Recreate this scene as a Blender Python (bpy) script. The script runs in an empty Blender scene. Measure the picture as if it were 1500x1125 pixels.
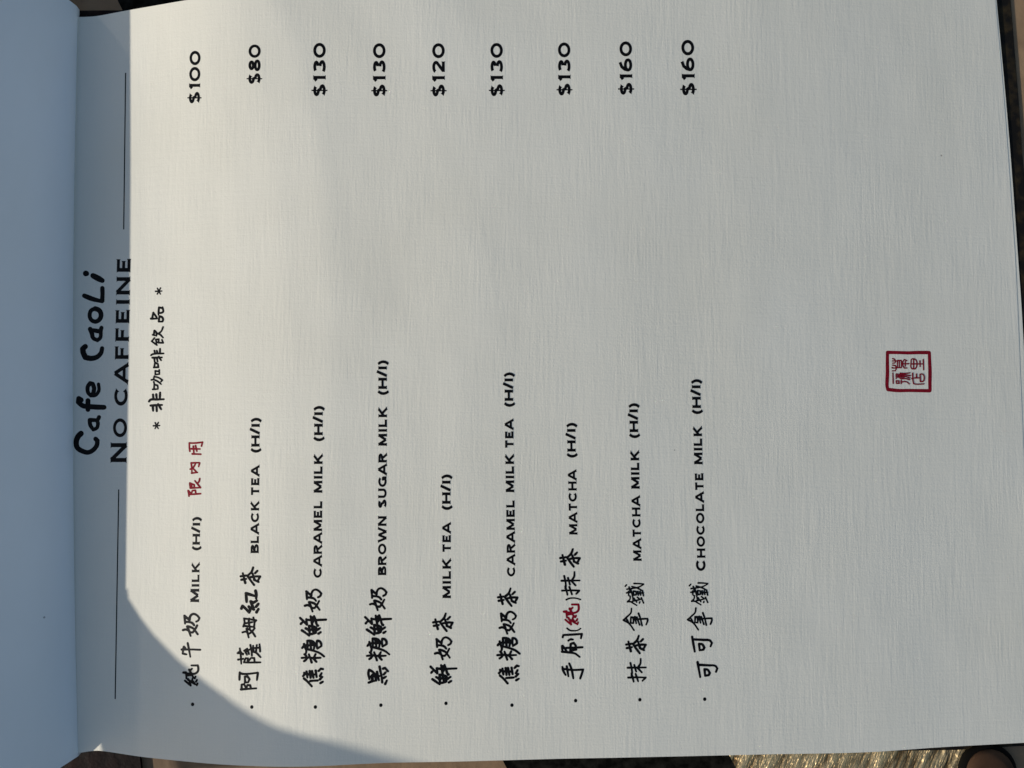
import bpy, math, random
import numpy as np
from mathutils import Vector, Matrix, Euler

random.seed(7)
R = math.radians
scn = bpy.context.scene
col = scn.collection

# ------------------------------------------------------------------ camera
TILT = R(2.44)
CAM = Vector((0.0, -0.0089, 0.221))
FPX = 1083.0                                  # focal length in photo pixels (1500 px wide)
cam_d = bpy.data.cameras.new('camera')
cam_d.sensor_width = 36.0
cam_d.lens = 36.0 * FPX / 1500.0
cam_d.clip_start = 0.005
cam_d.clip_end = 50.0
cam = bpy.data.objects.new('camera', cam_d)
cam.location = CAM
cam.rotation_euler = (TILT, 0, 0)
col.objects.link(cam)
scn.camera = cam

# ------------------------------------------------------------------ light
TO_SUN = Vector((-1.0, -0.40, 0.378)).normalized()
TO_GLINT = Vector((-1.0, 0.56, 0.325)).normalized()     # bright disc added to the sky, standing in for a window's reflected sun
SUN_EL = math.asin(TO_SUN.z)
world = bpy.data.worlds.new('World')
scn.world = world
world.use_nodes = True
wn, wl = world.node_tree.nodes, world.node_tree.links
wn.clear()
sky = wn.new('ShaderNodeTexSky')
sky.sky_type = 'NISHITA'
sky.sun_disc = False
sky.sun_elevation = SUN_EL
sky.sun_rotation = math.atan2(TO_SUN.x, TO_SUN.y)
bg = wn.new('ShaderNodeBackground')
bg.inputs[1].default_value = 0.115
wl.new(sky.outputs[0], bg.inputs[0])
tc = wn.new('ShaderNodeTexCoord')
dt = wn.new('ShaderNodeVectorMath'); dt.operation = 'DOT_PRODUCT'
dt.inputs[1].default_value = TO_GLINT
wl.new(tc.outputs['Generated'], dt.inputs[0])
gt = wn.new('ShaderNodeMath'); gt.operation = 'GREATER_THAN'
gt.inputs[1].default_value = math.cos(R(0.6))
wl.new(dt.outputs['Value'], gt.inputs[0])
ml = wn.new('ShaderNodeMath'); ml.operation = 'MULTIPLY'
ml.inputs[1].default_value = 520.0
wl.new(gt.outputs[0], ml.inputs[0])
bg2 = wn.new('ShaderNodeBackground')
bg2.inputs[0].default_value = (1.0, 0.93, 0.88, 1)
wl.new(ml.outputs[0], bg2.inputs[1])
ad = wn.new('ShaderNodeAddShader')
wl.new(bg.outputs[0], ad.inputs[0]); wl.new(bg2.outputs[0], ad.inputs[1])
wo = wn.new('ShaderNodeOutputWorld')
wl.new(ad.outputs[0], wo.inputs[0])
world.cycles.sampling_method = 'MANUAL'
world.cycles.sample_map_resolution = 4096

sun_d = bpy.data.lights.new('sun', 'SUN')
sun_d.energy = 3.75
sun_d.angle = R(0.53)
sun_d.color = (1.0, 0.94, 0.845)
sun = bpy.data.objects.new('sun', sun_d)
sun.rotation_euler = TO_SUN.to_track_quat('Z', 'Y').to_euler()
col.objects.link(sun)

scn.view_settings.view_transform = 'Standard'
scn.view_settings.look = 'None'
scn.view_settings.exposure = 0.0
scn.view_settings.gamma = 1.0
scn.view_settings.use_curve_mapping = False
scn.cycles.sample_clamp_indirect = 2.0

# ------------------------------------------------------------------ helpers
def interp_fn(pts):
    """monotone cubic interpolation through (x, y) points"""
    xs = [p[0] for p in pts]; ys = [p[1] for p in pts]; n = len(xs)
    d = [(ys[i+1]-ys[i])/(xs[i+1]-xs[i]) for i in range(n-1)]
    m = [d[0]] + [0 if d[i-1]*d[i] <= 0 else 2*d[i-1]*d[i]/(d[i-1]+d[i]) for i in range(1, n-1)] + [d[-1]]
    def f(x):
        if x <= xs[0]: return ys[0]+m[0]*(x-xs[0])
        if x >= xs[-1]: return ys[-1]+m[-1]*(x-xs[-1])
        i = 0
        while x > xs[i+1]: i += 1
        h = xs[i+1]-xs[i]; t = (x-xs[i])/h
        return ((1+2*t)*(1-t)**2*ys[i]+t*(1-t)**2*h*m[i]+t*t*(3-2*t)*ys[i+1]+t*t*(t-1)*h*m[i+1])
    return f

# height of the printed page above the table, across the page (it bulges away from the binding)
page_prof = interp_fn([(-.134, .0020), (-.128, .0028), (-.115, .0058), (-.10, .0090), (-.085, .0121), (-.074, .0140), (-.060, .0157), (-.047, .01648),
                       (-.02, .01655), (.02, .0149), (.06, .0116), (.10, .0073), (.125, .0042), (.150, .0012)])
def page_z(x, y):
    # towards the page's far edge the bulge stands closer to the binding
    k = .016*(max(0.0, y-.02)/.085)**2
    w = min(1.0, max(0.0, (x+.128)/.06)); w = w*w*(3-2*w)
    return page_prof(x+k*w*max(0.0, 1-max(0.0, x+.05)/.12))
ROT = Euler((TILT, 0, 0)).to_matrix()

def ray(u, v):
    return (ROT @ Vector(((u-750.0)/FPX, -(v-562.5)/FPX, -1.0)))

def on_plane(u, v, z):
    d = ray(u, v); t = (z-CAM.z)/d.z
    return CAM + d*t

def on_page(u, v, off=0.0):
    z = 0.011
    for _ in range(9):
        p = on_plane(u, v, z)
        z = page_z(p.x, p.y) + off
    return on_plane(u, v, z)

def obj(name, verts, faces, mat, parent=None, smooth=True):
    me = bpy.data.meshes.new(name)
    me.from_pydata([tuple(v) for v in verts], [], faces)
    me.update()
    if smooth:
        for p in me.polygons: p.use_smooth = True
    o = bpy.data.objects.new(name, me)
    col.objects.link(o)
    if mat: me.materials.append(mat)
    if parent is not None: o.parent = parent
    return o

def grid_faces(nu, nv):
    return [(i*nv+j, (i+1)*nv+j, (i+1)*nv+j+1, i*nv+j+1) for i in range(nu-1) for j in range(nv-1)]

def thick_sheet(name, vs, nu, nv, t, m, parent):
    """a paper sheet with thickness: smooth faces above and below, crisp cut edges"""
    n = nu*nv
    low = [Vector(v)-Vector((0, 0, t)) for v in vs]
    V = [Vector(v) for v in vs] + low
    g = grid_faces(nu, nv)
    F = [tuple(f[::-1]) for f in g] + [tuple(k+n for k in f) for f in g]
    rim = [i*nv for i in range(nu)] + [(nu-1)*nv+j for j in range(1, nv)] + [i*nv+nv-1 for i in range(nu-2, -1, -1)] + list(range(nv-2, 0, -1))
    b = len(V)
    for k in rim: V += [Vector(vs[k]), low[k]]
    q = len(rim)
    for i in range(q):
        j = (i+1) % q
        F.append((b+2*i, b+2*i+1, b+2*j+1, b+2*j))
    return obj(name, V, F, m, parent)

def solidify(o, t, offset=-1):
    m = o.modifiers.new('thickness', 'SOLIDIFY'); m.thickness = t; m.offset = offset
    return o

def mat(name):
    m = bpy.data.materials.new(name); m.use_nodes = True
    nt = m.node_tree
    return m, nt.nodes, nt.links, nt.nodes['Principled BSDF']

def node(nodes, kind, **kw):
    n = nodes.new(kind)
    for k, v in kw.items(): setattr(n, k, v)
    return n

# ------------------------------------------------------------------ materials
def paper_material(name, base, linen=1.0):
    m, n, l, b = mat(name)
    b.inputs['Roughness'].default_value = 0.72
    b.inputs['Specular IOR Level'].default_value = 0.10
    t = n.new('ShaderNodeTexCoord')
    def lines(scale_x, scale_y, detail, rough=.6, rot=0.8):
        mp = n.new('ShaderNodeMapping')
        mp.inputs['Rotation'].default_value = (0, 0, R(rot))
        mp.inputs['Scale'].default_value = (scale_x, scale_y, 60)
        l.new(t.outputs['Object'], mp.inputs[0])
        nz = n.new('ShaderNodeTexNoise')
        nz.inputs['Scale'].default_value = 1.0
        nz.inputs['Detail'].default_value = detail
        nz.inputs['Roughness'].default_value = rough
        l.new(mp.outputs[0], nz.inputs['Vector'])
        return nz.outputs['Fac']
    warp = lines(1350, 110, 3.0)        # ribs along the lines of text
    coarse = lines(520, 45, 2.0)
    weft = lines(110, 1300, 3.0)        # weaker ribs across
    grain = lines(1700, 1700, 2.0)
    patch = lines(60, 50, 2.0)          # the emboss is stronger in some places than in others
    def mul(a, f):
        x = n.new('ShaderNodeMath'); x.operation = 'MULTIPLY'; l.new(a, x.inputs[0]); x.inputs[1].default_value = f; return x.outputs[0]
    def mulv(a, c):
        x = n.new('ShaderNodeMath'); x.operation = 'MULTIPLY'; l.new(a, x.inputs[0]); l.new(c, x.inputs[1]); return x.outputs[0]
    def add(a, c):
        x = n.new('ShaderNodeMath'); x.operation = 'ADD'; l.new(a, x.inputs[0]); l.new(c, x.inputs[1]); return x.outputs[0]
    h = add(mulv(add(mul(warp, 1.0), mul(coarse, .6)), mul(patch, 2.0)), add(mul(weft, .75), mul(grain, .7)))
    wave = lines(26, 17, 2.0)           # slight cockling of the sheet
    bw = n.new('ShaderNodeBump')
    bw.inputs['Strength'].default_value = 1.0
    bw.inputs['Distance'].default_value = 0.00045
    l.new(wave, bw.inputs['Height'])
    bp = n.new('ShaderNodeBump')
    bp.inputs['Strength'].default_value = 1.0
    bp.inputs['Distance'].default_value = 0.00005*linen
    l.new(h, bp.inputs['Height']); l.new(bw.outputs[0], bp.inputs['Normal']); l.new(bp.outputs[0], b.inputs['Normal'])
    # slight yellowing, dust and specks
    blot = lines(22, 18, 4.0)
    rp = n.new('ShaderNodeValToRGB')
    c = base
    rp.color_ramp.elements[0].position = .30; rp.color_ramp.elements[0].color = (c[0]*.95, c[1]*.945, c[2]*.93, 1)
    rp.color_ramp.elements[1].position = .70; rp.color_ramp.elements[1].color = (c[0], c[1], c[2], 1)
    l.new(blot, rp.inputs[0])
    vo = n.new('ShaderNodeTexVoronoi'); vo.inputs['Scale'].default_value = 62.0
    l.new(t.outputs['Object'], vo.inputs['Vector'])
    lt = n.new('ShaderNodeMath'); lt.operation = 'LESS_THAN'; lt.inputs[1].default_value = 0.018
    l.new(vo.outputs['Distance'], lt.inputs[0])
    sp = n.new('ShaderNodeSeparateColor'); l.new(vo.outputs['Color'], sp.inputs[0])
    g2 = n.new('ShaderNodeMath'); g2.operation = 'GREATER_THAN'; g2.inputs[1].default_value = .72
    l.new(sp.outputs[0], g2.inputs[0])
    mm = n.new('ShaderNodeMath'); mm.operation = 'MULTIPLY'; l.new(lt.outputs[0], mm.inputs[0]); l.new(g2.outputs[0], mm.inputs[1])
    m2 = n.new('ShaderNodeMath'); m2.operation = 'MULTIPLY'; l.new(mm.outputs[0], m2.inputs[0]); m2.inputs[1].default_value = .55
    mx = n.new('ShaderNodeMix'); mx.data_type = 'RGBA'
    l.new(m2.outputs[0], mx.inputs[0]); l.new(rp.outputs[0], mx.inputs[6]); mx.inputs[7].default_value = (.09, .075, .06, 1)
    l.new(mx.outputs[2], b.inputs['Base Color'])
    return m

PAPER = paper_material('linen_paper', (.812, .772, .657), 1.0)
PLAIN = paper_material('plain_paper_back', (.85, .845, .83), 0.2)

def ink(name, c, rough=.5):
    m, n, l, b = mat(name)
    t = n.new('ShaderNodeTexCoord')
    nz = n.new('ShaderNodeTexNoise'); nz.inputs['Scale'].default_value = 1800; nz.inputs['Detail'].default_value = 2
    l.new(t.outputs['Object'], nz.inputs['Vector'])
    rp = n.new('ShaderNodeValToRGB')
    rp.color_ramp.elements[0].position = .35; rp.color_ramp.elements[0].color = (*[x*.8 for x in c], 1)
    rp.color_ramp.elements[1].position = .8; rp.color_ramp.elements[1].color = (*[x*1.5 for x in c], 1)
    l.new(nz.outputs['Fac'], rp.inputs[0]); l.new(rp.outputs[0], b.inputs['Base Color'])
    b.inputs['Roughness'].default_value = rough
    b.inputs['Specular IOR Level'].default_value = 0.08
    return m
BLACK = ink('black_ink', (.004, .004, .0045))
RED = ink('red_ink', (.21, .005, .014))

def leather(name, c1, c2):
    m, n, l, b = mat(name)
    t = n.new('ShaderNodeTexCoord')
    nz = n.new('ShaderNodeTexNoise'); nz.inputs['Scale'].default_value = 260; nz.inputs['Detail'].default_value = 5
    l.new(t.outputs['Object'], nz.inputs['Vector'])
    rp = n.new('ShaderNodeValToRGB')
    rp.color_ramp.elements[0].position = .45; rp.color_ramp.elements[0].color = (*c1, 1)
    rp.color_ramp.elements[1].position = .72; rp.color_ramp.elements[1].color = (*c2, 1)
    l.new(nz.outputs['Fac'], rp.inputs[0]); l.new(rp.outputs[0], b.inputs['Base Color'])
    bp = n.new('ShaderNodeBump'); bp.inputs['Distance'].default_value = .0004; l.new(nz.outputs['Fac'], bp.inputs['Height'])
    l.new(bp.outputs[0], b.inputs['Normal'])
    b.inputs['Roughness'].default_value = .7
    b.inputs['Specular IOR Level'].default_value = .12
    return m
COVER = leather('dark_cover_board', (.006, .005, .004), (.035, .024, .01))
SPINE = leather('dark_red_binding', (.006, .002, .0017), (.016, .0045, .0035))

GRAIN = 27
def table_material():
    m, n, l, b = mat('bronze_wood_with_dark_band')
    t = n.new('ShaderNodeTexCoord')
    m0 = n.new('ShaderNodeMapping'); m0.inputs['Rotation'].default_value = (0, 0, R(GRAIN))
    l.new(t.outputs['Object'], m0.inputs[0])
    mg = n.new('ShaderNodeMapping'); mg.inputs['Scale'].default_value = (430, 75, 100)
    l.new(m0.outputs[0], mg.inputs[0])
    g = n.new('ShaderNodeTexNoise'); g.inputs['Scale'].default_value = 1.0; g.inputs['Detail'].default_value = 4; g.inputs['Roughness'].default_value = .62
    l.new(mg.outputs[0], g.inputs['Vector'])
    # left plank dull tan, right plank brushed gold, one broad dark inlaid band between them on the slant
    sx = n.new('ShaderNodeSeparateXYZ')
    mb = n.new('ShaderNodeMapping'); mb.inputs['Rotation'].default_value = (0, 0, R(BAND_ROT))
    l.new(t.outputs['Object'], mb.inputs[0]); l.new(mb.outputs[0], sx.inputs[0])
    def cmp(op, v):
        q = n.new('ShaderNodeMath'); q.operation = op; q.inputs[1].default_value = v
        l.new(sx.outputs[0], q.inputs[0]); return q.outputs[0]
    def mth(op, p, q=None, v=0.0):
        x = n.new('ShaderNodeMath'); x.operation = op; l.new(p, x.inputs[0])
        if q is not None: l.new(q, x.inputs[1])
        else: x.inputs[1].default_value = v
        return x.outputs[0]
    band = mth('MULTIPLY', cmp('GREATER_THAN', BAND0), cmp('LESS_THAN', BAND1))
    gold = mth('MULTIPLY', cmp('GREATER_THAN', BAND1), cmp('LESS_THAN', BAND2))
    def mix(f, p, q):
        x = n.new('ShaderNodeMix'); x.data_type = 'RGBA'
        l.new(f, x.inputs[0]); l.new(p, x.inputs[6]); l.new(q, x.inputs[7]); return x.outputs[2]
    n2 = n.new('ShaderNodeTexNoise'); n2.inputs['Scale'].default_value = 300; n2.inputs['Detail'].default_value = 4
    l.new(t.outputs['Object'], n2.inputs['Vector'])
    def ramp(src, p0, c0, p1, c1):
        x = n.new('ShaderNodeValToRGB')
        x.color_ramp.elements[0].position = p0; x.color_ramp.elements[0].color = (*c0, 1)
        x.color_ramp.elements[1].position = p1; x.color_ramp.elements[1].color = (*c1, 1)
        l.new(src, x.inputs[0]); return x.outputs[0]
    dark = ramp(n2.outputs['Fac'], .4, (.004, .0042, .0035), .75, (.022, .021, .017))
    n3 = n.new('ShaderNodeTexNoise'); n3.inputs['Scale'].default_value = 45; n3.inputs['Detail'].default_value = 6
    l.new(t.outputs['Object'], n3.inputs['Vector'])
    tan_ = ramp(n3.outputs['Fac'], .3, (.18, .11, .058), .72, (.34, .225, .125))
    gcol = ramp(g.outputs['Fac'], .34, (.16, .10, .042), .60, (.80, .60, .32))
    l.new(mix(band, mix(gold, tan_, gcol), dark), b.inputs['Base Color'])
    l.new(mth('MULTIPLY', gold, v=.7), b.inputs['Metallic'])
    l.new(mth('MULTIPLY_ADD', gold, v=-.29), b.inputs['Roughness'])
    b.inputs['Roughness'].links[0].from_node.inputs[2].default_value = .65
    l.new(mth('MULTIPLY_ADD', band, v=-.25), b.inputs['Specular IOR Level'])
    b.inputs['Specular IOR Level'].links[0].from_node.inputs[2].default_value = .26
    hgt = mth('ADD', mth('MULTIPLY', mth('MULTIPLY', g.outputs['Fac'], gold), v=1.0), mth('MULTIPLY', n2.outputs['Fac'], v=.08))
    bp = n.new('ShaderNodeBump'); bp.inputs['Distance'].default_value = .0028; bp.inputs['Strength'].default_value = 1.0
    l.new(hgt, bp.inputs['Height']); l.new(bp.outputs[0], b.inputs['Normal'])
    return m

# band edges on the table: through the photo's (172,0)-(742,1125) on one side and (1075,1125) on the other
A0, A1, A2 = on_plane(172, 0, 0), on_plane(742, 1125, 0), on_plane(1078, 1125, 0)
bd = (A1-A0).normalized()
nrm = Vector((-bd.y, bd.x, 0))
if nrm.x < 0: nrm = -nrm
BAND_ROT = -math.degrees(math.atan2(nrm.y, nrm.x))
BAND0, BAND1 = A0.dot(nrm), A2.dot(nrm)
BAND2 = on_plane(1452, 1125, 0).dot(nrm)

# ------------------------------------------------------------------ setting: the tabletop
def box(x0, x1, y0, y1, z0, z1):
    v = [(x, y, z) for x in (x0, x1) for y in (y0, y1) for z in (z0, z1)]
    f = [(0, 1, 3, 2), (4, 6, 7, 5), (0, 4, 5, 1), (2, 3, 7, 6), (0, 2, 6, 4), (1, 5, 7, 3)]
    return v, f
v, f = box(-.55, .55, -.42, .42, -.03, 0)
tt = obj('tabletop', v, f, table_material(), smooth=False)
tt['kind'] = 'structure'
bv = tt.modifiers.new('bevel', 'BEVEL'); bv.width = .004; bv.segments = 3

# ------------------------------------------------------------------ the menu
menu = bpy.data.objects.new('menu', None)
col.objects.link(menu)
menu.location = (0, 0, 0)
menu['label'] = 'open cafe drinks menu of cream linen paper with dark cover lying on the tabletop'
menu['category'] = 'menu'

XL = -.1335                                   # the binding
def world_pts(px, z=None):
    return [on_page(*p) if z is None else on_plane(p[0], p[1], z) for p in px]
tp = [(112, 25), (145, 23), (185, 15.5), (274, 0), (420, -11), (700, -17), (1100, -19), (1460, -19)]
bt = [(114, 1103), (149, 1100), (219, 1110), (300, 1118), (400, 1123), (587, 1117), (800, 1112), (1100, 1105.5), (1287, 1101), (1380, 1094.5), (1500, 1088), (1530, 1086)]
y_top = interp_fn([(p.x, p.y) for p in world_pts(tp)])
y_bot = interp_fn([(p.x, p.y) for p in world_pts(bt)])
re_ = [(1457, -10), (1470.7, 150), (1476.3, 225), (1481.6, 300), (1487.6, 390), (1490.5, 450), (1496.7, 600), (1508, 850), (1519, 1085)]
re2 = [(1459, -10), (1474, 150), (1480.3, 225), (1486, 300), (1492.4, 390), (1496.7, 450), (1505, 600), (1520, 850), (1533, 1085)]
def right_edge(px):
    return interp_fn(sorted([(p.y, p.x) for p in world_pts(px)]))
x_r, x_r2 = right_edge(re_), right_edge(re2)

def sheet(name, xr, dz, inset, m, parent, nx=190, ny=60):
    vs = []
    for i in range(nx):
        s = i/(nx-1); s = s*s*(.35)+s*(.65)
        for j in range(ny):
            t = j/(ny-1)
            x0 = XL + s*(.140-XL)
            y = (y_bot(x0)+inset)*(1-t) + (y_top(x0)-inset)*t
            x = XL + s*(xr(y)-XL)
            y = (y_bot(x)+inset)*(1-t) + (y_top(x)-inset)*t
            vs.append((x, y, page_z(x, y)-dz))
    return thick_sheet(name, vs, nx, ny, 7e-5, m, parent)
page = sheet('printed_page', x_r, 0.0, 0.0, PAPER, menu)
page['label'] = 'cream linen page printed with nine drinks and prices'
sheet('under_page', x_r2, .00009, .0006, PAPER, menu, 90, 40)
o = sheet('under_page', lambda y: x_r2(y)-.0012, .00025, .0012, PAPER, menu, 90, 40)

# back cover board and the binding strip
cov_px = [(60, 20), (300, 14), (1480, -30), (1481, 0), (1493, 150), (1498, 225), (1506, 300), (1530, 700), (1552, 1092), (1490, 1093.5), (1400, 1099), (1270, 1101), (700, 1098), (60, 1098)]
pts = [on_plane(u, v, .0006) for u, v in cov_px]
n_ = len(pts)
vs = [(p.x, p.y, .0006) for p in pts] + [(p.x, p.y, .00005) for p in pts]
fs = [tuple(range(n_))[::-1], tuple(range(n_, 2*n_))] + [(i, (i+1) % n_, (i+1) % n_+n_, i+n_) for i in range(n_)]
cover = obj('back_cover', vs, fs, COVER, menu, smooth=False)
b_ = cover.modifiers.new('bevel', 'BEVEL'); b_.width = .0002; b_.segments = 2; b_.limit_method = 'ANGLE'

sp_px = [(40, 16), (190, 15), (202, 500), (205, 1112), (212, 1170), (20, 1170)]
pts = [on_plane(u, v, .0011) for u, v in sp_px]
n_ = len(pts)
vs = [(p.x, p.y, .0011) for p in pts] + [(p.x, p.y, .0002) for p in pts]
fs = [tuple(range(n_))[::-1], tuple(range(n_, 2*n_))] + [(i, (i+1) % n_, (i+1) % n_+n_, i+n_) for i in range(n_)]
obj('binding_strip', vs, fs, SPINE, menu, smooth=False)

# ---- the page turned over the binding: rises steeply, arches and falls to the left
SIN, COS, TAN = math.sin, math.cos, math.tan
TH0 = R(48)
TE = TO_SUN.z/(-TO_SUN.x)                     # sun height per distance across
base_px = [(111.5, 8), (107.5, 200), (105, 400), (104.5, 560), (106, 750), (109, 930), (114, 1108)]
base_w = [on_plane(u, v, .0035) for u, v in base_px]
base_x = interp_fn(sorted([(p.y, p.x) for p in base_w]))
yb0, yt0 = base_w[-1].y, base_w[0].y
shade_x = on_page(187.5, 560)
def reach(rad):
    th = math.atan(TE)
    a = rad*(SIN(TH0)-SIN(th)); z = .0035+rad*(COS(th)-COS(TH0))
    return base_x(0)-a + (z-shade_x.z)/TE      # where the grazing ray lands
lo, hi = .01, .2
for _ in range(50):
    mid = (lo+hi)/2
    if reach(mid) < shade_x.x: lo = mid
    else: hi = mid
RAD = (lo+hi)/2
def arch(t):
    """offset to the left and height after walking t along the turned page"""
    th = TH0 - t/RAD
    lim = R(-28)
    if th >= lim:
        return RAD*(SIN(TH0)-SIN(th)), .0035+RAD*(COS(th)-COS(TH0))
    t1 = (TH0-lim)*RAD
    a, z = RAD*(SIN(TH0)-SIN(lim)), .0035+RAD*(COS(lim)-COS(TH0))
    return a+(t-t1)*COS(lim), max(z+(t-t1)*SIN(lim), .0025)
NT, NY = 80, 60
LEN = .168
vs, vs0 = [], []
for i in range(NT):
    t = LEN*i/(NT-1)
    a, z = arch(t)
    fl = .0021*min(1.0, t/.0048)
    for j in range(NY):
        s = j/(NY-1)
        y = (yb0-fl)*(1-s) + (yt0+fl)*s
        w = .0010*SIN(7*s+1.3)*min(1, t/.02)*(1 if t < .05 else 1)
        bx = base_x(yb0*(1-s)+yt0*s)
        keep = max(0, 1-t/.05)
        bx = bx*keep + (base_x(0)-.0100*y)*(1-keep)
        if i == 0: vs0.append((bx-.0004, y, .0012))
        vs.append((bx-a, y, z))
vs = vs0 + vs
turned = thick_sheet('turned_page', vs, NT+1, NY, .00014, PLAIN, menu)
turned['label'] = 'blank back of the page turned over the binding, in shade'

# ---- unseen sheet added behind it, edge shaped to cast the curved lower-left shadow
edge_px = [(186, 862, .085), (188, 877, .092), (205, 904, .10), (225, 930, .11), (258, 964, .13), (290, 991, .145), (330, 1020, .16), (368, 1046, .175), (402, 1064, .19),
           (440, 1076, .20), (485, 1086, .21), (560, 1106, .22), (610, 1119, .225), (690, 1150, .225), (600, 1190, .21), (400, 1205, .18), (250, 1200, .15), (163, 1178, .12)]
vs = []
root_shade = on_page(125, 950)
arch_a, arch_z = arch(.072)
NB = 14
for i, (u, v, k) in enumerate(edge_px):
    p = on_page(u, v)
    q = p + TO_SUN*k
    s = i/(len(edge_px)-1)
    kk = (root_shade.x-(base_x(0)-arch_a))/(-TO_SUN.x)
    g = root_shade + TO_SUN*kk + Vector((0, -.001*s, 0))
    for j in range(NB):
        t = j/(NB-1)
        w = g.lerp(q, t)
        w += TO_SUN*(-.012*SIN(math.pi*t))     # bellied along the light, so the shadow keeps its edge
        vs.append(w)
shade_sheet = obj('added_shade_sheet', vs, grid_faces(len(edge_px), NB), PLAIN, menu)
solidify(shade_sheet, .00016, 0)

# ------------------------------------------------------------------ writing
class Ink:
    """collects flat strokes given in photo pixels and lays them on the page"""
    def __init__(self): self.v, self.f, self.k = [], [], 0
    def poly_strip(self, L, Rr):
        off = .000012 + .0000005*self.k; self.k += 1
        b = len(self.v)
        for p in L: self.v.append(on_page(p[0], p[1], off))
        for p in Rr: self.v.append(on_page(p[0], p[1], off))
        n = len(L)
        for i in range(n-1): self.f.append((b+i, b+i+1, b+n+i+1, b+n+i))
    def fan(self, pts):
        off = .000012 + .0000005*self.k; self.k += 1
        b = len(self.v)
        for p in pts: self.v.append(on_page(p[0], p[1], off))
        self.f.append(tuple(range(b, b+len(pts))))
    def disc(self, x, y, r, sq=1.0):
        self.fan([(x+r*COS(a), y+r*sq*SIN(a)) for a in [2*math.pi*i/18 for i in range(18)]])
    def build(self, name, m, parent):
        o = obj(name, self.v, self.f, m, parent, smooth=False)
        me = o.data
        # make every face look up
        flip = [p.index for p in me.polygons if p.normal.z < 0]
        for i in flip: me.polygons[i].flip()
        me.update()
        return o

def smooth_line(P, n=5, corner=50):
    if len(P) == 2:
        a, b = np.array(P[0]), np.array(P[1])
        return [tuple(a+(b-a)*i/4) for i in range(5)]
    P = [np.array(p, float) for p in P]
    N = len(P); tan = []
    for i in range(N):
        if i == 0: tan.append(P[1]-P[0])
        elif i == N-1: tan.append(P[-1]-P[-2])
        else:
            a, b = P[i]-P[i-1], P[i+1]-P[i]
            tan.append((a, b))
    out = []
    for i in range(N-1):
        d = P[i+1]-P[i]; L = np.linalg.norm(d)
        def tang(k, side):
            if not isinstance(tan[k], tuple): return d
            a, b = tan[k]
            la, lb = np.linalg.norm(a), np.linalg.norm(b)
            ca = np.dot(a, b)/(la*lb+1e-9)
            if ca < COS(R(corner)): return d
            m = a/la+b/lb
            return m/(np.linalg.norm(m)+1e-9)*L
        m0, m1 = tang(i, 0), tang(i+1, 1)
        for j in range(n):
            t = j/n
            out.append(tuple((2*t**3-3*t*t+1)*P[i]+(t**3-2*t*t+t)*m0+(-2*t**3+3*t*t)*P[i+1]+(t**3-t*t)*m1))
    out.append(tuple(P[-1]))
    return out

def brush(I, P, w, rng, taper=.14):
    """one pen stroke with a little change of pressure and round ends"""
    P = smooth_line(P)
    Q = [np.array(p) for p in P]
    cum = [0]
    for a, b in zip(Q, Q[1:]): cum.append(cum[-1]+np.linalg.norm(b-a))
    tot = cum[-1] or 1
    ph = rng.uniform(0, 6); L, Rr = [], []
    ws = []
    for i, q in enumerate(Q):
        if i == 0: d = Q[1]-Q[0]
        elif i == len(Q)-1: d = Q[-1]-Q[-2]
        else: d = Q[i+1]-Q[i-1]
        d = d/(np.linalg.norm(d)+1e-9); nn = np.array((-d[1], d[0]))
        s = cum[i]/tot
        ww = w*.5*(1.06 - taper*s*s + .07*SIN(ph+s*5))
        ws.append(ww)
        L.append(q+nn*ww); Rr.append(q-nn*ww)
    I.poly_strip(L, Rr)
    # round joints at sharp turns and round ends
    for i in [0, len(Q)-1]:
        I.disc(Q[i][0], Q[i][1], ws[i]*.98)
    for i in range(1, len(Q)-1):
        a, b = Q[i]-Q[i-1], Q[i+1]-Q[i]
        if np.dot(a, b) < .8*np.linalg.norm(a)*np.linalg.norm(b):
            I.disc(Q[i][0], Q[i][1], ws[i])

def parse(s):
    return [tuple(float(c) for c in p.split(',')) for p in s.split()]

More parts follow.
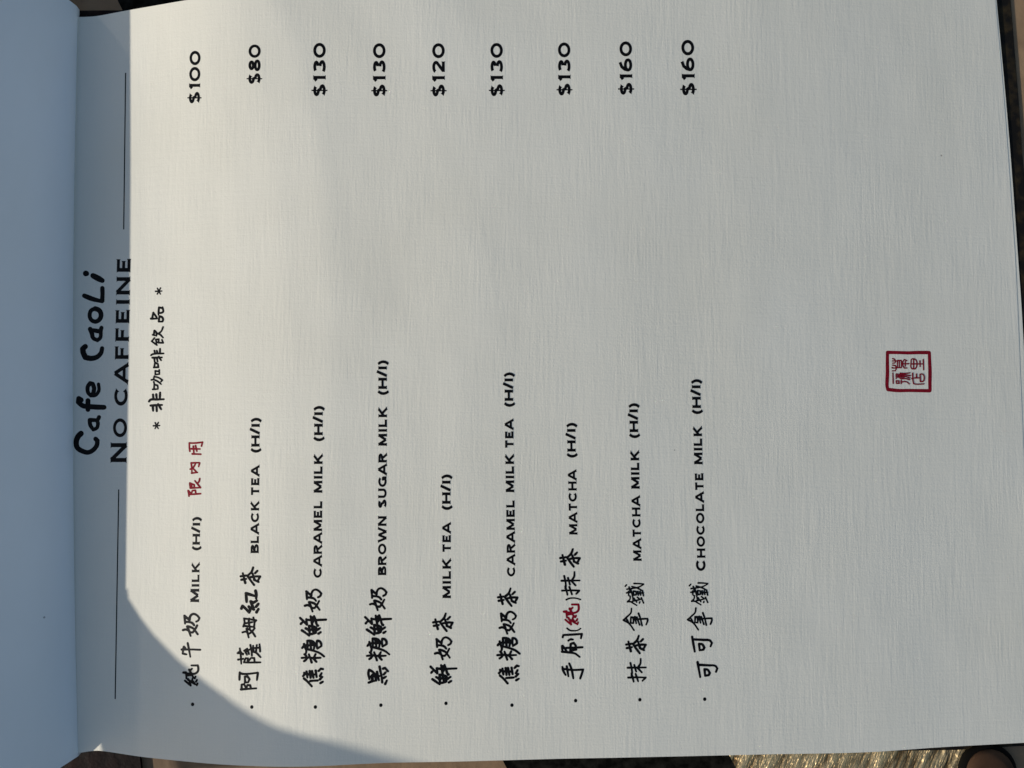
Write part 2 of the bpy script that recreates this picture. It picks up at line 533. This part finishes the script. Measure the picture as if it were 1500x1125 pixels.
# each glyph: corner and scale of the enlarged view it was drawn in, pen width in that view, strokes
GL = {
 '奶': (430, 855, 14.07, 38, ['232,455 285,442 345,465 378,497 432,503 475,450 525,358', '318,380 350,455 390,575', '330,378 400,398 450,425 492,480 535,540',
        '265,160 275,320', '285,285 370,290 430,315 462,355', '262,160 315,205 367,245 372,195 405,140 455,122 520,150 570,205 548,255 505,280']),
 '鮮': (430, 855, 14.07, 40, ['135,705 205,775 272,843', '148,832 178,798', '272,842 262,732', '382,840 350,672', '505,868 480,845 455,760 422,668', '262,742 400,755 520,748 668,742', '400,790 385,690',
        '170,962 240,1010 322,1070', '250,920 310,960 335,1040', '320,872 332,1040', '322,870 400,880 462,908 474,955', '338,1040 400,1034 455,1015', '385,885 410,1020', '335,950 470,948', '460,905 455,1015', '512,1030 555,1002', '485,957 540,918']),
 '糖': (430, 930, 14.07, 38, ['168,475 300,466 380,476 555,472', '218,540 258,512 282,482', '226,402 262,432', '372,568 350,500 315,402', '470,555 405,485', '405,485 432,440 452,398',
        '178,270 200,242 220,212', '215,190 238,260 262,330 245,400', '262,292 340,308 450,340 540,378 628,445', '282,122 285,190 290,255', '284,120 345,122 400,142 428,182 418,290', '340,135 350,210 360,300', '258,215 330,215 418,212', '392,150 400,215',
        '482,125 474,200 490,282', '484,122 530,132 566,178 570,232 490,284']),
 '焦': (430, 930, 14.07, 40, ['216,900 280,955 374,1060', '345,950 420,944 498,940', '196,850 222,818 217,780', '266,757 285,878', '332,745 350,885', '380,745 410,885', '455,738 475,868', '270,812 400,818 468,815',
        '552,995 602,965', '542,918 590,868', '546,848 575,790', '518,742 560,697 602,706']),
 '黑': (525, 930, 14.07, 40, ['210,985 290,955 368,942', '216,722 205,790 225,912', '220,722 280,752 340,812 365,868', '250,862 330,855 430,850', '272,940 300,905', '285,930 272,850 300,810', '345,812 362,935', '382,765 400,850 420,932', '435,655 450,740 475,850 490,982', '552,1012 584,942', '517,890 565,862', '522,815 558,775', '508,697 545,682 608,750']),
 '茶': (340, 820, 10.23, 28, ['128,248 215,235', '138,300 212,287', '197,348 160,203', '228,240 270,300 330,378', '228,242 290,182 315,115', '332,290 305,205', '272,262 340,250 418,250', '418,252 388,308', '330,300 395,332', '345,200 378,166']),
 '紅': (340, 820, 10.23, 34, ['140,730 155,692 192,722 255,788 270,745 250,700', '248,705 325,745 300,680 278,625 320,642 370,612', '366,785 393,740', '358,705 393,660', '207,503 217,630', '207,503 270,522 350,545', '350,465 363,530 360,578']),
 '姆': (340, 820, 10.23, 25, ['180,880 185,950 167,1000', '170,990 260,1000 328,1008', '328,1008 334,940 318,865', '182,882 260,890 360,908 338,935', '255,882 250,930 268,1040', '200,952 240,945 300,935',
        '155,1088 205,1078 250,1110 290,1082 338,1025', '215,1035 230,1095 248,1165', '222,1030 290,1068 318,1105 346,1150']),
 '薩': (340, 920, 8.65, 20, ['97,258 108,330 116,452', '75,400 142,390', '70,318 100,292 138,335', '72,318 140,325', '150,435 200,437 280,436 358,435', '152,425 172,382 200,385 195,430', '200,425 240,378 280,380 284,430',
        '152,288 190,262 214,330', '162,292 188,340', '180,295 250,258', '230,216 245,290 250,350', '250,300 300,312 360,370', '270,300 265,225', '302,296 312,215', '354,298 346,205', '258,255 350,250']),
 '阿': (340, 920, 8.65, 22, ['112,778 210,770 305,764', '120,775 120,718 150,710 178,760', '178,760 195,722 228,725 238,765', '165,690 160,620', '160,618 195,612 220,650 202,688 165,690', '92,655 96,560', '96,572 140,582 230,578 322,566', '326,568 314,658']),
 '牛': (255, 890, 7.03, 17, ['140,366 155,440 167,508', '88,474 98,402', '78,432 110,432 190,432 270,435', '92,475 128,482', '100,402 118,420']),
 '純': (815, 890, 10.23, 25, ['135,182 220,253 207,200 182,152', '182,168 288,235 242,172 260,122', '312,250 325,222', '302,195 314,172', '282,145 294,120', '110,60 150,57 158,150', '110,62 190,75 285,76 328,42 335,-8 327,-46 232,-46', '197,14 212,30 240,2', '197,18 225,65 262,140', '172,105 238,95']),
 '刷': (815, 890, 10.23, 27, ['94,445 105,412 220,406 375,396', '380,396 368,460', '180,495 212,476 246,480', '85,575 90,660', '84,662 170,670 280,690 348,740', '92,575 140,635 152,655', '145,605 250,602 390,595', '208,650 214,545 258,530 290,570 282,605', '230,642 298,632']),
 '手': (815, 890, 10.23, 27, ['90,890 98,935 138,1010', '155,880 180,1030', '192,838 226,922 254,1060', '92,918 240,935 400,930 388,970 357,1062']),
 '(': (815, 890, 10.23, 19, ['160,310 200,340 260,348 320,340 364,313']),
 ')': (815, 800, 11.25, 21, ['162,884 210,862 280,855 340,862 398,880']),
 '抹': (905, 915, 12.5, 29, ['190,970 350,965 508,968', '508,970 450,1030', '255,905 290,1045', '325,902 372,1038', '230,702 252,800 262,890', '252,890 250,930', '300,738 335,860', '180,790 350,786 512,785', '360,790 438,875', '370,780 412,712 417,628']),
 '拿': (905, 845, 14.06, 30, ['115,890 230,960 333,1100', '122,890 190,822 268,742 282,652', '185,875 228,960', '270,832 262,950', '272,832 312,835 322,900 320,955 268,950', '350,822 378,960', '390,832 448,990', '425,752 462,855 498,1005', '340,882 460,870 608,862', '608,865 612,905 582,985']),
 '鐵': (905, 845, 14.06, 26, ['198,515 258,512 330,552 390,588', '202,508 248,462 256,405', '256,402 236,392', '332,442 388,522', '300,502 400,482 470,465', '400,420 452,460', '445,540 452,515', '482,432 530,540',
        '152,195 178,165', '185,255 300,238 420,215 528,160', '332,137 440,140 528,150', '290,200 400,232 510,290', '230,210 250,292', '180,330 290,318', '218,302 222,382', '262,250 300,388 312,470', '322,292 322,380 378,370 375,302 322,292', '412,300 422,380', '455,300 470,380', '502,282 528,393', '410,342 525,330']),
 '可': (1000, 845, 7.25, 20, ['100,636 114,715 128,794', '120,665 220,670 288,676 310,702 296,738', '174,712 180,780', '174,712 205,716 230,752 218,774 180,780']),
 '用': (260, 640, 11.84, 25, ['206,106 206,180 215,250', '206,106 300,107 430,92', '434,92 416,160', '257,295 405,300', '238,206 390,210', '275,162 285,290', '312,150 336,248']),
 '內': (260, 640, 11.84, 24, ['238,450 248,540 250,618', '240,452 380,446', '384,452 366,515', '245,628 345,616', '220,560 262,540 310,472', '264,540 328,608']),
 '限': (260, 640, 11.84, 25, ['185,932 200,1028', '196,1000 300,992 402,985', '190,932 235,985 260,932', '262,930 310,926 318,980', '214,802 220,890', '216,800 290,832 290,880', '240,812 250,885', '230,886 400,880', '400,880 350,820 302,760', '340,812 374,772 386,722']),
 '品': (210, 440, 12.5, 30, ['182,225 162,330', '138,335 250,334', '186,230 245,312', '285,132 275,262', '286,130 350,142 365,195 352,218 275,236', '350,128 360,170', '295,290 280,388', '296,290 345,312 360,360 348,388 280,390']),
 '飲': (210, 440, 12.5, 27, ['152,748 250,820', '156,745 205,688', '230,722 240,790', '236,716 280,712 280,780', '240,762 300,775 365,780', '360,775 340,722', '170,630 210,640', '200,552 190,640', '206,552 240,592 236,650', '236,600 300,622 360,682', '270,612 330,562 360,488']),
 '啡': (210, 440, 12.5, 29, ['140,1005 170,985 370,972', '202,922 215,980', '246,922 260,972', '305,888 302,970', '165,1050 340,1045', '200,1052 205,1120', '246,1050 260,1118', '280,1030 325,1098', '215,1140 196,1228', '192,1228 275,1225', '216,1140 265,1165 274,1215']),
 '咖': (210, 520, 12.5, 26, ['218,292 218,358', '218,292 288,302 294,350 220,358', '290,276 294,330', '145,456 185,450 200,388', '205,396 280,416 348,460 322,488', '192,450 260,482 325,535', '190,490 200,535 192,622', '170,630 265,624', '198,542 258,556 268,612']),
 '非': (210, 520, 12.5, 33, ['104,850 130,820 250,815 375,810', '176,725 185,800', '236,722 245,800', '306,690 300,800', '132,926 240,920 342,915', '172,930 178,1022', '240,928 245,1028', '270,900 324,992']),
 '*': (205, 410, 4.9, 8.5, ['112,82 157,80', '125,60 147,102', '148,58 124,102']),
}
LATIN_HAND = {
 'C1': (100, 540, 7.5, 37, ['140,712 108,745 87,805 100,868 160,908 220,920 280,888 314,840 320,792 300,772']),
 'a1': (100, 540, 7.5, 29, ['338,532 322,568 236,562', '236,565 242,620 275,670 314,650 326,605 318,572']),
 'f': (100, 540, 7.5, 37, ['142,345 115,328 110,368 160,408 220,416 300,422 394,425', '216,352 216,450']),
 'e': (100, 540, 7.5, 29, ['268,288 284,215 268,168 240,160 214,200 218,262 248,296 300,290 336,240 332,170']),
 'C2': (100, 380, 6.62, 33, ['165,845 140,868 146,905 166,950 222,960 280,945 318,905 328,862']),
 'a2': (100, 380, 6.62, 27, ['322,662 312,700 212,682', '212,675 228,715 242,762 282,784 310,760 316,705']),
 'o': (100, 380, 6.62, 29, ['262,477 300,495 318,540 300,585 262,603 222,585 207,540 222,495 262,477']),
 'L': (100, 380, 6.62, 29, ['155,352 230,382 318,405', '328,402 332,340 330,278']),
 'i': (100, 380, 6.62, 36, ['240,158 330,205', '170,136 176,137']),
}
rng = random.Random(3)
def draw(I, g, dx=0, dy=0, table=GL, wmul=1.31):
    x0, y0, sc, w, strokes = table[g]
    I.k = 0
    for s in strokes:
        P = [(x0+x/sc+dx, y0+y/sc+dy) for x, y in parse(s)]
        brush(I, P, w/sc*wmul, rng)

# printed capitals: polylines on a unit cap height (x along the word, y up), stroke T, 's' marks serifed straight strokes
def arc(cx, cy, rx, ry, a0, a1, n=14):
    return [(cx+rx*COS(R(a0+(a1-a0)*i/n)), cy+ry*SIN(R(a0+(a1-a0)*i/n))) for i in range(n+1)]
def font(T):
    h = T/2; t = 1-h
    F = {}
    F['A'] = (1.04, [([(.02, 0), (.52, 1.0)], 's'), ([(.52, 1.0), (1.02, 0)], 's'), ([(.25, .30), (.80, .30)], '')])
    F['B'] = (.84, [([(.12, 0), (.12, 1)], 's'), ([(.1, t), (.5, t)]+arc(.5, .755, .24, .245-h, 90, -90)[1:]+[(.1, .51)], ''), ([(.1, .51), (.54, .51)]+arc(.54, .28, .27, .28-h+.0, 90, -90)[1:]+[(.1, h)], '')])
    F['C'] = (1.0, [(arc(.53, .5, .48-h*.3, .5-h, 42, 318, 22), 'e')])
    F['E'] = (.78, [([(.12, 0), (.12, 1)], 's'), ([(.1, t), (.72, t)], 'e'), ([(.1, .5), (.62, .5)], 'e'), ([(.1, h), (.74, h)], 'e')])
    F['F'] = (.74, [([(.12, 0), (.12, 1)], 's'), ([(.1, t), (.72, t)], 'e'), ([(.1, .49), (.62, .49)], 'e')])
    F['G'] = (1.04, [(arc(.53, .5, .48-h*.3, .5-h, 42, 330, 22), 'e'), ([(.93, .02), (.93, .44)], ''), ([(.62, .44), (1.0, .44)], '')])
    F['H'] = (.98, [([(.12, 0), (.12, 1)], 's'), ([(.86, 0), (.86, 1)], 's'), ([(.12, .51), (.86, .51)], '')])
    F['I'] = (.26, [([(.13, 0), (.13, 1)], 's')])
    F['K'] = (.92, [([(.12, 0), (.12, 1)], 's'), ([(.80, 1), (.16, .40)], 's'), ([(.36, .58), (.86, 0)], 's')])
    F['L'] = (.76, [([(.12, 0), (.12, 1)], 's'), ([(.1, h), (.72, h)], 'e')])
    F['M'] = (1.16, [([(.12, 0), (.14, 1)], 's'), ([(1.04, 0), (1.02, 1)], 's'), ([(.13, .98), (.58, .12)], ''), ([(.58, .12), (1.03, .98)], '')])
    F['N'] = (1.0, [([(.12, 0), (.12, 1)], 's'), ([(.88, 0), (.88, 1)], 's'), ([(.12, .97), (.88, .03)], '')])
    F['O'] = (1.08, [(arc(.54, .5, .52-h*.6, .5-h, 0, 360, 30), 'o')])
    F['0'] = (1.02, [(arc(.51, .5, .50-h*.6, .5-h, 0, 360, 30), 'o')])
    F['R'] = (.92, [([(.12, 0), (.12, 1)], 's'), ([(.1, t), (.54, t)]+arc(.54, .735, .25, .265-h, 90, -90)[1:]+[(.1, .47)], ''), ([(.48, .46), (.84, 0)], 's')])
    F['S'] = (.80, [(arc(.39, .745, .29, .255-h, 25, 270, 14)+arc(.41, .27, .31, .27-h+.0, 90, -155, 16)[1:], 'e')])
    F['T'] = (.86, [([(.43, 0), (.43, 1)], 's'), ([(.03, t), (.83, t)], 'e')])
    F['U'] = (.96, [([(.12, 1), (.12, .38)]+arc(.48, .38, .36, .38-h, 180, 360, 14)[1:]+[(.84, 1)], 's')])
    F['W'] = (1.46, [([(.04, 1), (.40, 0)], 's'), ([(.40, 0), (.73, .95)], ''), ([(.73, .95), (1.06, 0)], ''), ([(1.06, 0), (1.42, 1)], 's')])
    F['('] = (.42, [(arc(.66, .42, .54, .76, 128, 232, 12), '')])
    F[')'] = (.42, [(arc(-.24, .42, .54, .76, 52, -52, 12), '')])
    F['/'] = (.52, [([(.06, 0), (.46, 1.18)], '')])
    F['1'] = (.44, [([(.30, 0), (.30, 1)], 's'), ([(.06, .74), (.26, .90)], '')])
    F['2'] = (.92, [(arc(.44, .70, .34, .30-h, 165, -38, 14)+[(.14, h)], ''), ([(.08, h), (.84, h)], 'e')])
    F['3'] = (.92, [(arc(.44, .75, .33, .25-h, 150, -80, 14), ''), (arc(.43, .285, .38, .285-h, 82, -150, 16), '')])
    F['6'] = (.92, [(arc(.46, .33, .37, .33-h, 0, 360, 24), 'o'), ([(.09, .36), (.16, .62), (.34, .84), (.66, .97)], '')])
    F['8'] = (.90, [(arc(.45, .745, .29, .255-h, 0, 360, 20), 'o'), (arc(.45, .28, .37, .28-h, 0, 360, 22), 'o')])
    F['$'] = (.88, [(arc(.43, .735, .30, .265-h, 28, 270, 14)+arc(.44, .27, .33, .27-h, 90, -155, 16)[1:], 'e'), ([(.435, -.14), (.435, 1.14)], 't')])
    return F

def type_word(I, word, y0, y1, b0, b1, cap, T=.185, big=(), bigcap=1.0, gap=.17, tight=None):
    F = font(T)
    W = 0; xs = []
    for i, ch in enumerate(word):
        k = bigcap if i in big else 1.0
        xs.append(W); W += F[ch][0]*k
        if i < len(word)-1: W += gap
    def P(x, y):
        yy = y0 + (y1-y0)*x/W
        base = b0 + (b1-b0)*x/W
        return (base - y*cap, yy)
    for i, ch in enumerate(word):
        k = bigcap if i in big else 1.0
        for pts, kind in F[ch][1]:
            if len(pts) == 2:            # short pieces, so the stroke follows the bulge of the page
                pts = [(pts[0][0]+(pts[1][0]-pts[0][0])*u/8, pts[0][1]+(pts[1][1]-pts[0][1])*u/8) for u in range(9)]
            Q = [np.array(p)*k+np.array((xs[i], 0)) for p in pts]
            tt = T*(.42 if kind == 't' else 1.0)*(k if k > 1 else 1)
            L, Rr = [], []
            n = len(Q)
            for j in range(n):
                if kind == 'o': d = Q[(j+1) % (n-1)]-Q[(j-1) % (n-1)]
                else: d = Q[min(j+1, n-1)]-Q[max(j-1, 0)]
                d = d/(np.linalg.norm(d)+1e-9); nn = np.array((-d[1], d[0]))
                f = 1.0
                if 0 < j < n-1 and kind != 'o':
                    a = Q[j]-Q[j-1]; c = Q[j+1]-Q[j]
                    f = 1/max(.6, math.sqrt((1+np.dot(a, c)/(np.linalg.norm(a)*np.linalg.norm(c)+1e-9))/2))
                L.append(P(*(Q[j]+nn*tt/2*f))); Rr.append(P(*(Q[j]-nn*tt/2*f)))
            I.poly_strip(L, Rr)
            # small pointed serifs
            ends = []
            if kind == 's': ends = [(Q[0], Q[0]-Q[1]), (Q[-1], Q[-1]-Q[-2])]
            for q, d in ends:
                if abs(q[1]) < .02 or abs(q[1]-k) < .02:
                    sg = -1 if abs(q[1]) < .02 else 1
                    w = tt*.5+.06; hh = .055
                    if ch in 'ANMW' and sg == 1 and ch == 'A': continue
                    I.fan([P(q[0]-w, q[1]), P(q[0]+w, q[1]), P(q[0]+tt*.4, q[1]-sg*hh*1.6), P(q[0]-tt*.4, q[1]-sg*hh*1.6)])
            if kind == 'e':
                for q, d in ((Q[-1], Q[-1]-Q[-2]),) + (((Q[0], Q[0]-Q[1]),) if ch in 'CGS$' else ()):
                    d = d/np.linalg.norm(d); nn = np.array((-d[1], d[0])); w = tt*.5+.055
                    I.fan([P(*(q+nn*w)), P(*(q-nn*w)), P(*(q-nn*tt*.4-d*.09)), P(*(q+nn*tt*.4-d*.09))])

def sub(I, name, m, label=None):
    o = I.build(name, m, page)
    if label: o['label'] = label
    return o

# heading
I = Ink()
for g in LATIN_HAND: draw(I, g, table=LATIN_HAND, wmul=1.5)
sub(I, 'handwritten_title', BLACK)
I = Ink()
type_word(I, 'N', 677.3, 648.6, 185.4, 185.6, 23.5, T=.21)
type_word(I, 'O', 639.9, 613.3, 186.0, 186.2, 20.6, T=.205)
type_word(I, 'CAFFEINE', 593.6, 378.2, 186.8, 191.2, 19.8, T=.215, gap=.28)
sub(I, 'printed_heading', BLACK)
for (xa, ya, xb, yb) in ((184.0, 106.7, 181.2, 336), (173.9, 717, 168.7, 1024)):
    I = Ink(); L, Rr = [], []
    for i in range(13):
        t = i/12; x, y = xa+(xb-xa)*t, ya+(yb-ya)*t
        L.append((x-.85, y)); Rr.append((x+.85, y))
    I.poly_strip(L, Rr); sub(I, 'ruled_line', BLACK)
I = Ink()
for g in '品飲啡咖非': draw(I, g)
draw(I, '*'); draw(I, '*', -3.2, 197.0)
sub(I, 'handwritten_subtitle', BLACK)

# the nine drinks: bullet, handwritten name, printed name, price
MENU = [
 ((282.1, 1031.7), [('純', -557.3, 89.3), ('牛', 0, 0), ('奶', -178.5, 35.7)],
  [('MILK', 882, 824.7, 291.6, 292.3, 11.2, (0,), 1.14), ('(H/I)', 806.3, 757.3, 292.6, 293.2, 10.8, (), 1)], ('$100', 151.7, 75.1, 292.8, 293.9, 16.2)),
 ((368.8, 1035.7), [('阿', 0, 0), ('薩', 0, 0), ('姆', 0, 0), ('紅', 0, 0), ('茶', 0, 0)],
  [('BLACK', 810.1, 734.8, 379.0, 379.5, 12.0, (), 1), ('TEA', 725.5, 682.5, 379.6, 379.9, 12.0, (), 1), ('(H/I)', 663.1, 612.1, 380, 380.3, 12.0, (), 1)], ('$80', 123.1, 65.8, 381.6, 382.0, 17.9)),
 ((461.9, 1035.7), [('焦', 0, 0), ('糖', 0, 0), ('鮮', 0, 0), ('奶', 0, 0)],
  [('CARAMEL', 845.9, 733.9, 471.3, 471.9, 12.3, (), 1), ('MILK', 721.8, 665.8, 471.9, 472.3, 12.3, (), 1), ('(H/I)', 646.4, 594.8, 472.4, 472.6, 12.3, (), 1)], ('$130', 141.2, 63.5, 477.1, 477.1, 18.3)),
 ((557.9, 1033), [('黑', 0, 0), ('糖', 95.6, -3), ('鮮', 95.3, -1.1), ('奶', 95.5, -2)],
  [('BROWN', 842.4, 756.3, 565.8, 566.0, 12.3, (), 1), ('SUGAR', 743.7, 664.3, 566.1, 566.5, 12.3, (), 1), ('MILK', 652.9, 597.3, 566.6, 566.6, 12.3, (), 1), ('(H/I)', 578.5, 528, 566.5, 566.4, 12.3, (), 1)], ('$130', 141.6, 64, 564.8, 564.7, 18.4)),
 ((653.3, 1030.3), [('鮮', 191.1, 71.5), ('奶', 190.7, 70), ('茶', 282, 67.5)],
  [('MILK', 876.2, 818.8, 660.5, 660.4, 12.3, (), 1), ('TEA', 808.9, 766.2, 660.3, 660.2, 12.2, (), 1), ('(H/I)', 747, 695.1, 659.9, 659.7, 12.2, (), 1)], ('$120', 141.6, 64, 651.6, 651.4, 18.4)),
 ((749.9, 1033), [('焦', 287, -4.3), ('糖', 286.5, -4), ('奶', 285.3, 32.5), ('茶', 377, 30.8)],
  [('CARAMEL', 844, 732.7, 754.8, 753.6, 12.2, (), 1), ('MILK', 720.9, 666.1, 753.2, 752.4, 12.2, (), 1), ('TEA', 656.3, 614.8, 752.1, 751.7, 12.2, (), 1), ('(H/I)', 595.9, 545.7, 751.5, 751.1, 12.2, (), 1)], ('$130', 141.2, 63.6, 736.9, 736.5, 18.2)),
 ((843.2, 1026.3), [('手', 0, 0), ('刷', 0, 0), ('(', 0, 0), (')', 0, 0), ('抹', -97, -127.4), ('茶', 468.2, -26.8)],
  [('MATCHA', 783.1, 689, 846, 844.1, 12.2, (), 1), ('(H/I)', 670.4, 619.5, 843.3, 842.7, 12.2, (), 1)], ('$130', 140.2, 62.9, 836.0, 835.4, 18.2)),
 ((937.3, 1025), [('抹', 0, 0), ('茶', 564.8, 100), ('拿', 0, 0), ('鐵', 0, 0)],
  [('MATCHA', 821.6, 726.9, 939.9, 937.3, 12.2, (), 1), ('MILK', 715.9, 660.7, 937, 935.7, 12.2, (), 1), ('(H/I)', 641.8, 590.8, 934.8, 933.8, 12.2, (), 1)], ('$160', 139.1, 61.3, 926.4, 925.7, 18.4)),
 ((1032.3, 1024.2), [('可', 8, 270/7.25), ('可', 0, 0), ('拿', 94.2, -.7), ('鐵', 94, -.8)],
  [('CHOCOLATE', 835.8, 692.8, 1033.8, 1030, 12.3, (0,), 1.16), ('MILK', 680.1, 625.3, 1029.2, 1027.8, 12.3, (), 1), ('(H/I)', 606.6, 555.6, 1026.7, 1025.5, 12.3, (), 1)], ('$160', 140, 59.1, 1018, 1016.6, 18.8)),
]
for bullet, hand, words, price in MENU:
    I = Ink(); I.disc(bullet[0], bullet[1], 2.5, 1.1); sub(I, 'bullet', BLACK)
    I = Ink()
    for g, dx, dy in hand: draw(I, g, dx, dy)
    sub(I, 'handwritten_drink', BLACK)
    I = Ink()
    for w, y0, y1, b0, b1, cap, big, bc in words:
        type_word(I, w, y0, y1, b0, b1, cap, T=.25, big=big, bigcap=bc, gap=(.12 if '(' in w else .21))
    sub(I, 'printed_drink', BLACK)
    I = Ink(); type_word(I, *price, T=.23, gap=.20); sub(I, 'price', BLACK)
I = Ink(); draw(I, '純'); sub(I, 'red_word', RED)
I = Ink()
for g in '限內用': draw(I, g)
sub(I, 'red_note', RED)

# red seal
I = Ink()
def seal(strokes, w):
    for s in strokes:
        brush(I, [(1290+x/15, 505+y/15) for x, y in parse(s)], w/15, rng, taper=.05)
seal(['150,165 148,400 150,600 142,800 140,900 158,985', '155,168 400,172 600,178 800,172 1062,172', '1070,175 1078,400 1085,600 1082,800 1085,1005', '165,985 400,1008 600,1005 800,1008 1078,1012'], 72)
seal(['262,305 308,318 325,370 310,402 264,405', '262,356 355,356', '250,500 262,500', '262,448 325,460 345,515 322,572 255,575', '258,512 345,512', '370,345 366,500', '370,345 450,345 458,360', '366,502 450,506', '456,360 456,495', '410,352 410,500',
      '575,352 520,325 492,370 490,460 520,512 575,512', '500,420 622,418', '540,372 540,470',
      '672,330 664,420 668,500 692,530 760,530 790,480 790,362 750,317 692,312 672,330', '670,422 800,422 940,422', '725,322 725,528', '862,355 866,480', '935,325 945,552',
      '268,622 276,852', '340,792 346,848 405,850 400,797 340,792', '450,782 450,858', '450,825 520,810 580,822 630,863', '340,642 340,742', '342,690 440,682', '372,642 408,718', '380,720 408,652', '428,622 426,740', '432,630 520,632 640,620', '442,662 540,662 650,680', '442,700 540,697 640,730', '450,747 560,747 635,770', '470,642 470,740', '510,642 510,720',
      '702,627 706,760 720,850 745,862 950,862', '682,742 720,740', '740,730 860,730', '785,642 790,728', '865,647 872,810 930,808 950,780 950,682 920,647 865,647'], 28)
sub(I, 'red_seal', RED)

# ------------------------------------------------------------------ small brown knob of unknown kind on the table by the lower right corner
def lathe(name, prof, m, parent, n=40):
    vs, fs = [], []
    for r, z in prof:
        for i in range(n):
            a = 2*math.pi*i/n; vs.append((r*COS(a), r*SIN(a), z))
    for k in range(len(prof)-1):
        for i in range(n):
            fs.append((k*n+i, k*n+(i+1) % n, (k+1)*n+(i+1) % n, (k+1)*n+i))
    fs.append(tuple(range(n))[::-1]); fs.append(tuple(range((len(prof)-1)*n, len(prof)*n)))
    return obj(name, vs, fs, m, parent)
def plain(name, c, rough):
    m, n, l, b = mat(name)
    t = n.new('ShaderNodeTexCoord'); nz = n.new('ShaderNodeTexNoise'); nz.inputs['Scale'].default_value = 120; nz.inputs['Detail'].default_value = 4
    l.new(t.outputs['Object'], nz.inputs['Vector'])
    rp = n.new('ShaderNodeValToRGB')
    rp.color_ramp.elements[0].position = .3; rp.color_ramp.elements[0].color = (*[x*.7 for x in c], 1)
    rp.color_ramp.elements[1].position = .75; rp.color_ramp.elements[1].color = (*[x*1.2 for x in c], 1)
    l.new(nz.outputs['Fac'], rp.inputs[0]); l.new(rp.outputs[0], b.inputs['Base Color'])
    b.inputs['Roughness'].default_value = rough
    b.inputs['Specular IOR Level'].default_value = .1
    return m
kp = on_plane(1454, 1136, 0.003)
blob = bpy.data.objects.new('brown_blob', None); col.objects.link(blob)
blob.location = (kp.x, kp.y, 0)
blob['label'] = 'small round brown knob of unknown kind, with a dark ring for the shade around it, beside the lower right corner of the menu'
blob['category'] = 'blob'
lathe('rim', [(.0083, .0), (.0083, .0012), (.0079, .0017), (.0068, .0018)], plain('shade_ring', (.003, .0025, .002), .95), blob)  # dark ring put in for the shade around the brown thing
lathe('cap', [(.0070, .0004), (.0069, .0022), (.0062, .0032), (.0045, .0038), (.002, .0041)], plain('dull_brown', (.06, .032, .018), .8), blob)
